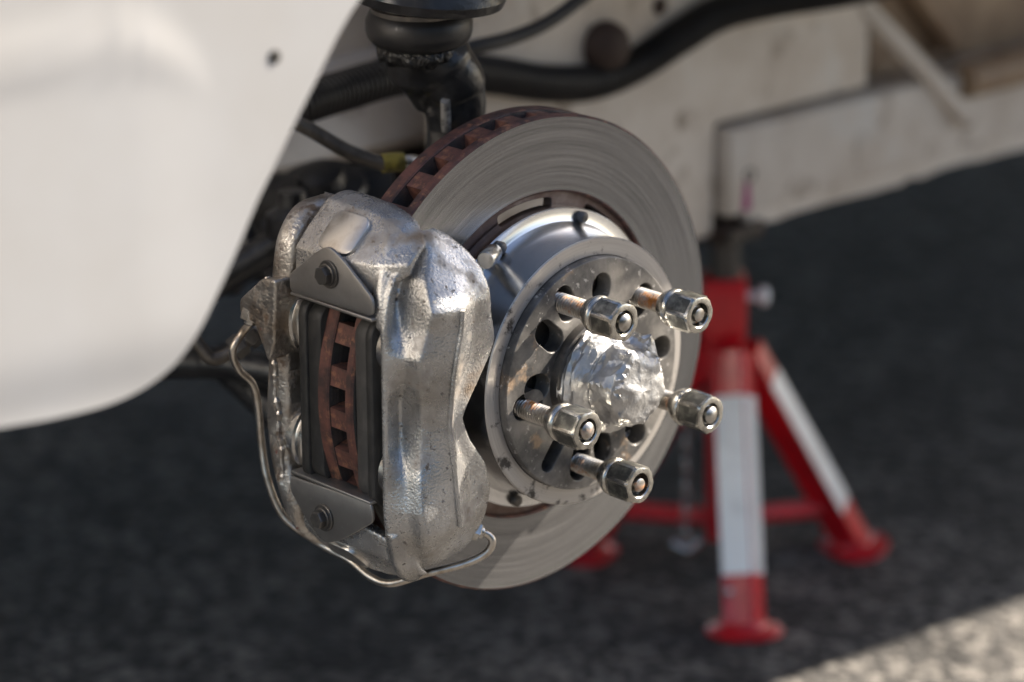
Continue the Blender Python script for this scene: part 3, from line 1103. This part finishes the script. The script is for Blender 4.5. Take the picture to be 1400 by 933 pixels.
# chamfer pads
ch_n = Vector((0, -.025, .025)).normalized()
out_parts = [lo_, bridge(1, -.0955, -.010, top_out, ((0, 1), (.25, 1), (.45, .98), (.62, .90), (.78, .76), (.90, .54), (1.0, .30))), bridge(-1, -.0955, -.010, bot_out, ((0, 1), (.25, 1), (.45, .97), (.62, .88), (.78, .72), (.90, .52), (1.0, .30)))]
# the arm that flows from the bridge into the outboard body (a rounded rib with a valley beside it)
out_parts.append(tube([CP(-.040, .116, .104), CP(-.031, .127, .0985), CP(-.0265, .1365, .0865), CP(-.0225, .1430, .070), CP(-.0205, .1445, .055)], lambda i, n: .0098 - .0050 * i / n, 14))
out_parts.append(tube([CP(-.030, .118, -.104), CP(-.022, .128, -.099), CP(-.017, .138, -.086), CP(-.016, .143, -.070)], lambda i, n: .009 - .003 * i / n, 12))
# rim along the hub side of the upper lobe
for z0, u0 in ((.045, .098), (-.045, .100)):
    out_parts.append(lathe([(-.02, .018), (-.002, .018), (.002, .014), (.0035, .006), (.0036, 0)], 32, CP(0, u0 + .004, z0), cap=False) if False else lathe([(-.02, .019), (-.003, .0185), (.0005, .016), (.0022, .010)], 32, CP(0, u0 + .004, z0)))
outb = cast_body('outboard_half', out_parts, M['cast'], cal, 0.0011, 3)
outb['label'] = 'bright silver outboard half of the caliper'
# raised casting seam down the outboard face
sm = [CP(x4 + .0004, u4, z) for (z, wu, x3, u3, x4, u4, x5, u5) in T[5:-4]]
sv, sf = tube(sm, .0016, 8, 10)
mesh_obj('casting_seam', sv, sf, M['cast'], outb)

# machined oval pad on the upper chamfer, round one on the lower
def chamfer_pad(name, cx_, cu_, cz_, nrm_, w, h, r, th, sink=.003):
    nrm_ = nrm_.normalized()
    e1 = Vector((1, 0, 0))
    e2 = nrm_.cross(e1).normalized()
    c = CP(cx_, cu_, cz_)
    poly = round_poly([(-w, -h), (w, -h), (w, h), (-w, h)], r, 8)
    o = mesh_obj(name, *prism(poly, lambda a, b, q: c + e1 * a + e2 * b + nrm_ * q, -sink, th), M['machined'], cal)
    return bevel_mesh(o, 0.0006, 2)


chamfer_pad('machined_pad', -.063, .1372, .1018, Vector((0, -.7, .7)), .0155, .0135, .0085, .0022)
chamfer_pad('machined_pad', -.066, .1360, -.1005, Vector((0, -.7, -.7)), .0135, .0120, .0120, .0022)

# inboard half
TI = [(+.1125, -.109, .122, -.110, .118),
      (+.107, -.114, .136, -.119, .126),
      (+.092, -.114, .148, -.123, .128),
      (+.070, -.116, .151, -.126, .134),
      (+.050, -.119, .151, -.129, .135),
      (+.025, -.122, .150, -.132, .136),
      (+.000, -.124, .150, -.134, .136),
      (-.025, -.126, .150, -.136, .136),
      (-.050, -.122, .151, -.132, .136),
      (-.075, -.113, .151, -.125, .136),
      (-.092, -.106, .147, -.116, .132),
      (-.104, -.103, .136, -.109, .124),
      (-.110, -.102, .126, -.105, .118)]
secs = []
for (z, xm, um, xl, ul) in TI:
    dp = .030 - .021 * sstep(.085, .105, abs(z))
    wx = -.0985 - .0075 * (sstep(.072, .060, abs(z)))
    secs.append((z, [(wx, ul - dp), (wx, um - .006), (wx - .003, um - .001), ((wx - .003 + xm) / 2, um + .0005), (xm, um - .001), (xl, ul), (xl, ul - dp * .66), (-.115, ul - dp)]))
inb = cast_body('inboard_half', [loft(secs, CP)], M['cast_dirty'], cal, 0.0011, 4)
boss = round_poly([(-.1360, .0400), (-.1360, .0500), (-.1140, .0680), (-.1010, .0700), (-.1040, .0300), (-.1100, .0160), (-.1220, .0380)], .0025, 3)
cast_body('fluid_port', [prism(boss, lambda x, z, h: CP(x - (h - .158) * .15, h, z), .122, .1600)], M['cast_dirty'], inb, .0009, 5)
inb['label'] = 'grimy inboard half of the caliper with a fluid port'
# rough weld-like casting line down the inboard half
wl = []
for i in range(26):
    z = .066 - i * .0052
    wl.append(CP(-.1135 - .006 * math.sin((z + .02) * 14) + random.uniform(-.0012, .0012), .1505, z))
wv, wf = tube(wl, lambda i, n: .0020 + .0013 * noise.noise(Vector((i * .7, 0, 0))), 8, 3)
mesh_obj('casting_line', wv, wf, M['cast_dirty'], inb)

# pistons / bore rings looking out of both halves into the window
for (z, xa, xb, s) in ((.040, -.112, -.0935, 1), (-.036, -.112, -.0935, 1)):
    pr = [(xa, .0225), (-.1045, .0225), (-.1035, .0238), (-.1010, .0238), (-.1000, .0222), (-.0985, .0218), (-.0960, .0222), (-.0945, .0226), (xb, .0215), (xb, .018)]
    mesh_obj('piston', *lathe(pr, 48, CP(0, .1270, z), cap=False), M['steel'], cal)
for z in (.040, -.036):
    pr = [(-.0195, .0205), (-.0235, .0205), (-.0248, .0195), (-.0252, .015)]
    mesh_obj('piston', *lathe(pr, 48, CP(0, .1285, z), cap=False), M['steel'], cal)


# pad retaining plates: upper triangle and lower folded plate, each with a bolt
def retainer(poly, u, fold, boltxz, lab):
    poly = round_poly(poly, .006, 5) if False else poly
    o = mesh_obj('retaining_plate', *prism(poly, lambda x, z, h: CP(x, h, z), u - .0022, u), M['plate_grey'], cal)
    fx0, fx1, fz, dirn = fold
    # folded lip along the window edge, turned towards the disc
    lv, lf = box((fx0, -u, min(fz, fz + dirn * .0022)), (fx1, -(u - .012), max(fz, fz + dirn * .0022)))
    me2 = mesh_obj('retaining_lip', lv, lf, M['plate_grey'], o)
    bevel_mesh(o, .0006, 2)
    bevel_mesh(me2, .0006, 2)
    o['label'] = lab
    c = CP(boltxz[0], u, boltxz[1])
    b = mesh_obj('bolt', *merge(lathe([(0, .0085), (.0012, .0085), (.0016, .0080), (.0016, .005)], 28, c, (0, -1, 0)),
                                lathe([(.0014, .0068), (.0026, .0066), (.003, .0058)], 28, c, (0, -1, 0)),
                                hexa(.0025, .0072, .0098, c, (0, -1, 0), phase=boltxz[2], chamfer=.0008)), M['dark_steel'], o, 25)
    return o


UP = .1530
up_poly = round_poly([(-.0965, .0735), (-.0965, .0625), (-.0215, .0640), (-.0210, .0745), (-.0485, .0935), (-.0600, .0985), (-.0700, .0935)], .0045, 4)
retainer(up_poly, UP, (-.0960, -.0225, .0626, -1), (-.0595, .0815, .3), 'dark grey triangular plate above the caliper window')
lo_poly = round_poly([(-.1010, -.0555), (-.0255, -.0525), (-.0240, -.0640), (-.0520, -.0830), (-.0680, -.0905), (-.0830, -.0830), (-.1010, -.0650)], .004, 4)
retainer(lo_poly, UP, (-.1000, -.0262, -.0540, 1), (-.0685, -.0735, .1), 'grey folded plate below the caliper window')

# crossover pipe with its fitting nut
ft = CP(-.1300, .1545, .0415)
pp = [ft + Vector((0, 0, .004)), ft + Vector((-.001, -.002, -.006)), onX(331, 456, -.136), onX(318, 480, -.138), onX(326, 505, -.142), onX(345, 525, -.143),
      onX(353, 558, -.142), onX(358, 610, -.140), onX(367, 660, -.134), onX(390, 709, -.124), onX(440, 745, -.104), onX(478, 766, -.084), onX(506, 789, -.066), onX(535, 798, -.050),
      onX(580, 785, -.030), onX(635, 771, -.012), onX(664, 757, -.003), onX(673, 742, .000), onX(667, 731, -.002), onX(650, 725, -.006)]
pipe = mesh_obj('crossover_pipe', *tube(pp, .0024, 14, 8), M['pipe'], cal)
for end, nxt in ((pp[0], pp[1]), (pp[-1], pp[-2])):
    ax = (nxt - end).normalized()
    if end is pp[-1]:
        end = end - ax * .006
    mesh_obj('pipe_nut', *merge(hexa(-.001, .0085, .0108, end, ax, chamfer=.0006), lathe([(.0085, .0045), (.0105, .0042), (.0115, .003)], 18, end, ax)), M['steel'], pipe, 25)

# ------------------------------------------------------------------ brake pads
def pad(name, lab, xf, xb, xs, mats):
    t = thing(name, lab, 'brake pad', (xf, -.12, -.06), 'brake pads either side of the disc')
    poly = round_poly([(.098, -.058), (.132, -.061), (.1485, -.050), (.1490, .052), (.132, .064), (.098, .060)], .006, 4)
    o = mesh_obj('friction_block', *prism(poly, lambda u, z, h: CP(h, u, z), xf, xb), mats[0], t)
    bevel_mesh(o, .0005, 1)
    poly = round_poly([(.096, -.060), (.132, -.064), (.1500, -.053), (.1505, .054), (.132, .066), (.096, .062)], .006, 4)
    o = mesh_obj('backing_plate', *prism(poly, lambda u, z, h: CP(h, u, z), xb, xs), mats[1], t)
    bevel_mesh(o, .0005, 1)
    return t


pad('brake_pad', 'black brake pad between the rusty disc edge and the grimy inboard caliper half', -.0735, -.0855, -.0925, (M['pad_black'], M['pad_black']))
pad('brake_pad', 'dark grey brake pad between the rusty disc edge and the bright outboard caliper half', -.0425, -.0315, -.0255, (M['pad'], M['pad_black']))

# ------------------------------------------------------------------ steering knuckle with ball joint
kn = thing('steering_knuckle', 'black curved steering knuckle arm rising behind the brake disc', 'knuckle', (-0.13, 0.0, 0.0))
KX = -.135
pts = [onX(575, 62, KX - .004), onX(592, 78, KX), onX(615, 100, KX + .006), onX(627, 135, KX + .006), onX(622, 185, KX), Vector((KX, .004, .07)), Vector((KX + .02, 0, 0))]
arm = tube(pts, lambda i, n: (.0205, .0215, .0195, .0175, .0165, .018, .024)[min(6, int(i / n * 6.999))] if i else .016, 24, 10)
blobs = [lathe([(-.022, .004), (-.018, .017), (-.004, .021), (.012, .021), (.022, .017), (.025, .004)], 28, onX(572, 76, KX - .006), (0, 0, 1)),
         tube([onX(560, 92, KX - .01), onX(574, 118, KX - .012), onX(585, 146, KX - .012)], lambda i, n: .014 - .007 * i / n, 16),
         tube([onX(597, 150, KX - .004), onX(600, 175, KX - .004), onX(598, 210, KX - .004)], .0075, 12)]
ka = cast_body('knuckle_arm', [arm] + blobs, M['black'], kn, .0016, 8)
gk = mesh_obj('grease', *lathe([(-.006, .010), (-.005, .024), (-.001, .0265), (.003, .025), (.007, .021)], 60, onX(573, 70, KX - .004), (0, 0, 1)), M['greasy'], kn, 60)
for v in gk.data.vertices:
    v.co += Vector((noise.noise(v.co * 160), noise.noise(v.co * 160 + Vector((5, 0, 0))), noise.noise(v.co * 160 + Vector((0, 9, 0))))) * .0045
bc = onX(573, 52, KX - .004)
boot = [(-.004, .024), (-.002, .0295), (.002, .0325), (.006, .0335), (.012, .0335), (.0160, .0315), (.0185, .0295), (.020, .0280), (.026, .027)]
mesh_obj('ball_joint_boot', *lathe(boot, 64, bc, (.04, -.03, 1)), M['rubber'], kn, 60)
mesh_obj('clamp_ring', *lathe([(.0182, .0282), (.0182, .0308), (.0212, .0308), (.0212, .0282)], 56, bc, (.04, -.03, 1), close=True), M['dark_steel'], kn)
# upper arm dish seen from below the frame's top edge
dish = lathe([(.0225, .028), (.0235, .042), (.026, .050), (.032, .052), (.048, .046), (.060, .034), (.076, .024), (.084, .012)], 56, bc, (.10, .05, 1))
mesh_obj('joint_housing', *dish, M['black'], kn)
# upper arm running inboard from the joint to the inner wing
uj = bc + Vector((.004, .002, .062))
mesh_obj('upper_arm', *tube([uj + Vector((.02, 0, -.004)), uj, uj + Vector((-.10, -.03, .02)), uj + Vector((-.29, -.07, .035))], .017, 18), M['black'], kn)
mesh_obj('upper_arm', *tube([uj, uj + Vector((-.10, .05, .02)), uj + Vector((-.29, .13, .035))], .015, 18), M['black'], kn)
# pale casting flash on the arm
p0, p1 = onX(609, 138, KX + .017), onX(610, 178, KX + .010)
mesh_obj('casting_flash', *tube([p0, p0.lerp(p1, .4), p1], .0032, 10), mat('bare_casting', (.42, .41, .39), .3, .5, vary=((.12, .12, .12), 120, .45, .6, 4)), ka)

# ------------------------------------------------------------------ hoses and cables in the wheel housing
def at(x, y, d):
    return CAM + ray(x, y) * d


hp = [at(330, 170, 1.98), at(400, 146, 2.0), at(470, 124, 2.04), at(540, 104, 2.08), at(610, 96, 2.13), at(680, 104, 2.18), at(745, 114, 2.22), at(810, 112, 2.26), at(870, 88, 2.29), at(930, 50, 2.31), at(985, 18, 2.33), at(1060, 0, 2.35), at(1180, -20, 2.38), at(1300, -60, 2.4)]
hv = tube(hp, lambda i, n: .0126 + .0018 * (1 if (i % 4) < 2 else -1), 20, 12, step=.00125)
tag(mesh_obj('corrugated_hose', *hv, M['rubber'], None, 60), 'thick black corrugated hose sagging across the white wheel housing', 'hose')
cp_ = [at(560, 84, 2.03), at(650, 64, 2.05), at(700, 52, 2.07), at(750, 30, 2.09), at(800, -6, 2.11), at(860, -50, 2.13)]
tag(mesh_obj('cable', *tube(cp_, .0052, 12), M['rubber'], None), 'thin black cable curving up above the corrugated hose', 'cable')

bh = thing('brake_hose', 'braided brake hose with a yellow tag leading behind the disc', 'hose', (-0.1, -.1, .1))
bp_ = [at(340, 130, 1.90), at(395, 162, 1.90), at(430, 181, 1.905), at(475, 207, 1.91), at(520, 223, 1.915), at(560, 222, 1.925), at(610, 235, 1.95)]
mesh_obj('hose_line', *tube(bp_[:5] + [at(528, 224, 1.917)], .0048, 16, 10), M['braid'], bh)
a_, b_ = at(522, 223.5, 1.916), at(552, 221.5, 1.921)
mesh_obj('tag_sleeve', *lathe([(0, .0050), (.0004, .0062), ((b_ - a_).length - .0004, .0064), ((b_ - a_).length, .0052)], 24, a_, b_ - a_), M['yellow'], bh)
mesh_obj('hose_ferrule', *tube([at(551, 221.6, 1.921), at(566, 221, 1.926), at(590, 228, 1.94), at(620, 240, 1.96)], .0042, 14), M['steel'], bh)

# second line, union and banjo bolt behind the caliper
bl = thing('brake_line', 'metal brake line with hexagon union behind the caliper', 'brake line', (-.16, -.16, -.05))
lp = [at(225, 420, 1.86), at(258, 452, 1.86), at(272, 472, 1.86), at(288, 490, 1.862), at(305, 488, 1.864), at(322, 476, 1.866)]
mesh_obj('line', *tube(lp, .0042, 14), M['braid'], bl)
ua, ub = at(318, 480, 1.866), at(352, 452, 1.868)
ax = (ub - ua)
ln = ax.length
mesh_obj('union_nut', *merge(hexa(0, ln * .45, .0135, ua, ax), lathe([(ln * .45, .0055), (ln * .55, .0055)], 20, ua, ax), hexa(ln * .55, ln * .95, .0145, ua, ax, phase=.3), lathe([(ln * .9, .006), (ln * 1.8, .006)], 20, ua, ax)), M['dark_steel'], bl, 25)

# dark suspension links behind the caliper
ca = thing('control_arm', 'dark lower control arm running behind the caliper', 'control arm', (-.3, 0, -.1))
arm1 = tube([at(180, 500, 2.05), at(250, 497, 2.04), at(330, 500, 2.02), at(420, 520, 2.0), at(520, 560, 1.98)], .011, 16)
mesh_obj('arm_tube', *arm1, M['black'], ca)
mesh_obj('arm_web', *tube([at(300, 490, 2.06), at(345, 530, 2.04), at(400, 580, 2.02), at(470, 610, 2.0)], .013, 16), M['black'], ca)
tr = thing('tie_rod', 'dark tie rod with rubber gaiter behind the caliper top', 'tie rod', (-.3, 0, 0))
mesh_obj('rod', *tube([at(240, 420, 2.0), at(320, 370, 2.0), at(400, 322, 2.0), at(470, 290, 2.0)], .011, 16), M['black'], tr)
mesh_obj('gaiter', *tube([at(200, 400, 2.12), at(330, 345, 2.12), at(420, 300, 2.12)], lambda i, n: .024 + .003 * math.sin(i * 1.3), 20, 14), M['rubber'], tr)
mesh_obj('rod_end', *lathe([(-.012, .012), (-.008, .018), (.006, .018), (.012, .010), (.022, .009), (.022, 0)], 24, at(400, 305, 1.98), (0, 0, 1), cap=False), M['black'], tr)
lk = thing('drop_link', 'dark bracket with a round washer under the chassis rail', 'bracket', (-.35, 0, 0))
mesh_obj('washer', *lathe([(-.004, .030), (0, .032), (.004, .030), (.006, .018), (.014, .016), (.016, .010), (.016, 0)], 32, at(440, 258, 2.06), (.2, -.3, 1), cap=False), M['black'], lk)
mesh_obj('bracket', *tube([at(360, 280, 2.12), at(430, 275, 2.10), at(540, 262, 2.10)], .022, 12), M['darkunder'], lk)

# ------------------------------------------------------------------ jack stand
SC = Vector((-.335, .5, GZ))
js = thing('jack_stand', 'red tripod jack stand with white reflective bands holding up the sill', 'jack stand', SC)
ztop = onY(985, 378, .5).z
ctop = Vector((-.343, .5, ztop))


def square_tube(p, q, half, turn, r=.25, shrink=1.0):
    # square section with rounded corners from p to q; the section is turned about its axis
    ax_ = (q - p).normalized()
    e1_ = (Vector((0, 0, 1)).cross(ax_)).normalized() if abs(ax_.z) < .999 else Vector((1, 0, 0))
    e2_ = ax_.cross(e1_)
    f1 = e1_ * math.cos(turn) + e2_ * math.sin(turn)
    f2 = -e1_ * math.sin(turn) + e2_ * math.cos(turn)
    poly_ = round_poly([(-half, -half), (half, -half), (half, half), (-half, half)], half * r, 3)
    L_ = (q - p).length
    return prism(poly_, lambda a, b, h: p + ax_ * h + f1 * a + f2 * b, 0, L_), (ax_, f1, f2)


TURN0 = R(46.5)
(cv, cf_), _ = square_tube(SC + Vector((0, 0, .040)), ctop, .0150, TURN0)
col = mesh_obj('column', cv, cf_, M['red'], js)
(cv, cf_), _ = square_tube(ctop - Vector((0, 0, .050)), ctop + Vector((0, 0, .001)), .0185, TURN0, .2)
bevel_mesh(mesh_obj('collar', cv, cf_, M['red'], js), .0015, 2)
post = mesh_obj('ratchet_post', *lathe([(-.02, .0115), (.035, .0115)], 20, ctop, (0, 0, 1)), M['dark_steel'], js)
for i in range(5):
    mesh_obj('ratchet_tooth', *box(tuple(ctop + Vector((.0100, -.005, .004 + i * .006))), tuple(ctop + Vector((.0140, .005, .007 + i * .006)))), M['dark_steel'], post)
sad = round_poly([(-.020, 0), (.020, 0), (.024, .012), (.016, .012), (.012, .007), (-.012, .007), (-.016, .012), (-.024, .012)], .001, 2)
mesh_obj('saddle', *prism(sad, lambda a, b, h: ctop + Vector((a, h, .0335 + b)), -.016, .016), M['dark_steel'], js)
mesh_obj('pin_head', *lathe([(0, .004), (.014, .004), (.014, .0075), (.018, .0085), (.021, .006), (.022, 0)], 24, ctop + cr * .016 + Vector((0, 0, -.016)), cr, cap=False), M['tape'], js)
feet = [onZ(1018, 864, GZ), onZ(1166, 750, GZ), onZ(800, 756, GZ)]
mids = []
for k, ft_ in enumerate(feet):
    top = Vector((SC.x, SC.y, ctop.z - .058 - .006 * (k == 1))) + (ft_ - SC).normalized() * .016
    d = (top - ft_)
    base = ft_ + Vector((0, 0, .004))
    half = .0138 if k == 0 else .0125
    turn = (R(-28), R(38), R(0))[k]
    (lv_, lf_), (ax_, f1, f2) = square_tube(base, top, half, turn)
    leg = mesh_obj('leg', lv_, lf_, M['red'], js)
    # pressed foot: a short cone on a thin round plate
    ftm = mesh_obj('foot', *lathe([(.0, .031), (.0016, .0315), (.0026, .0308), (.0036, .0235), (.007, half * 1.40), (.010, half * 1.30)], 36, ft_ + Vector((0, 0, .0004)), (d.x * .25, d.y * .25, d.z)), M['red'], leg)
    t0, t1 = (.19, .84) if k == 0 else (.20, .86)
    p0, p1 = base.lerp(top, t0), base.lerp(top, t1)
    for nrm_, side in ((f1, f2), (f2, f1), (-f1, f2), (-f2, f1)):
        # strips of tape on the faces that look away from the column
        if k == 2 or (k == 0 and nrm_.dot(-cd) < .2):
            continue
        if k == 1 and nrm_.dot(cr * .7 - cd * .5 + Vector((0, 0, .5))) < max(q_.dot(cr * .7 - cd * .5 + Vector((0, 0, .5))) for q_ in (f1, f2, -f1, -f2)) - 1e-6:
            continue
        q0, q1 = p0 + nrm_ * (half + .0004), p1 + nrm_ * (half + .0004)
        hs = half * .90
        vv = [q0 - side * hs, q0 + side * hs, q1 + side * hs, q1 - side * hs]
        vv += [v - nrm_ * .002 for v in vv]
        mesh_obj('reflective_band', vv, [(0, 1, 2, 3), (7, 6, 5, 4), (0, 4, 5, 1), (1, 5, 6, 2), (2, 6, 7, 3), (3, 7, 4, 0)], M['tape'], leg, None)
    mesh_obj('rivet', *lathe([(0, .0045), (.002, .004), (.003, .002), (.003, 0)], 14, base.lerp(top, .13) + (-cr * .6 - cd * .4).normalized() * half, (-cr * .6 - cd * .4), cap=False), M['steel'], leg)
    mids.append(base.lerp(top, .20))
hubz = Vector((SC.x, SC.y, SC.z + .055))
for k, mpt in enumerate(mids):
    mesh_obj('brace', *tube([mpt, mpt.lerp(hubz, .5), hubz], .0078, 16, smooth=False), M['red'], js)
# safety chain hanging beside the column
ch = bpy.data.objects.new('safety_chain', None)
scene.collection.objects.link(ch)
ch.empty_display_size = .01
adopt(ch, js)
c_top, c_bot = at(938, 560, 2.44), at(938, 742, 2.44)
nl = 13
lm_ = None
for i in range(nl):
    c = c_top.lerp(c_bot, i / (nl - 1))
    ll = (c_bot - c_top).length / (nl - 1) * .68
    ring = []
    for k in range(17):
        a = 2 * math.pi * k / 16
        ring.append(Vector((math.cos(a) * .0035, 0, math.sin(a) * ll)))
    if lm_ is None:
        o = mesh_obj('link', *tube(ring, .0011, 6, 1, smooth=False), M['steel'], None)
        lm_ = o.data
    else:
        o = bpy.data.objects.new('link', lm_)
        scene.collection.objects.link(o)
    o.location = c
    o.rotation_euler = (0, 0, .4 + (i % 2) * math.pi / 2)
    adopt(o, ch)
mesh_obj('locking_pin', *tube([at(918, 742, 2.44), at(940, 752, 2.44), at(958, 738, 2.44)], .005, 12), M['steel'], js)
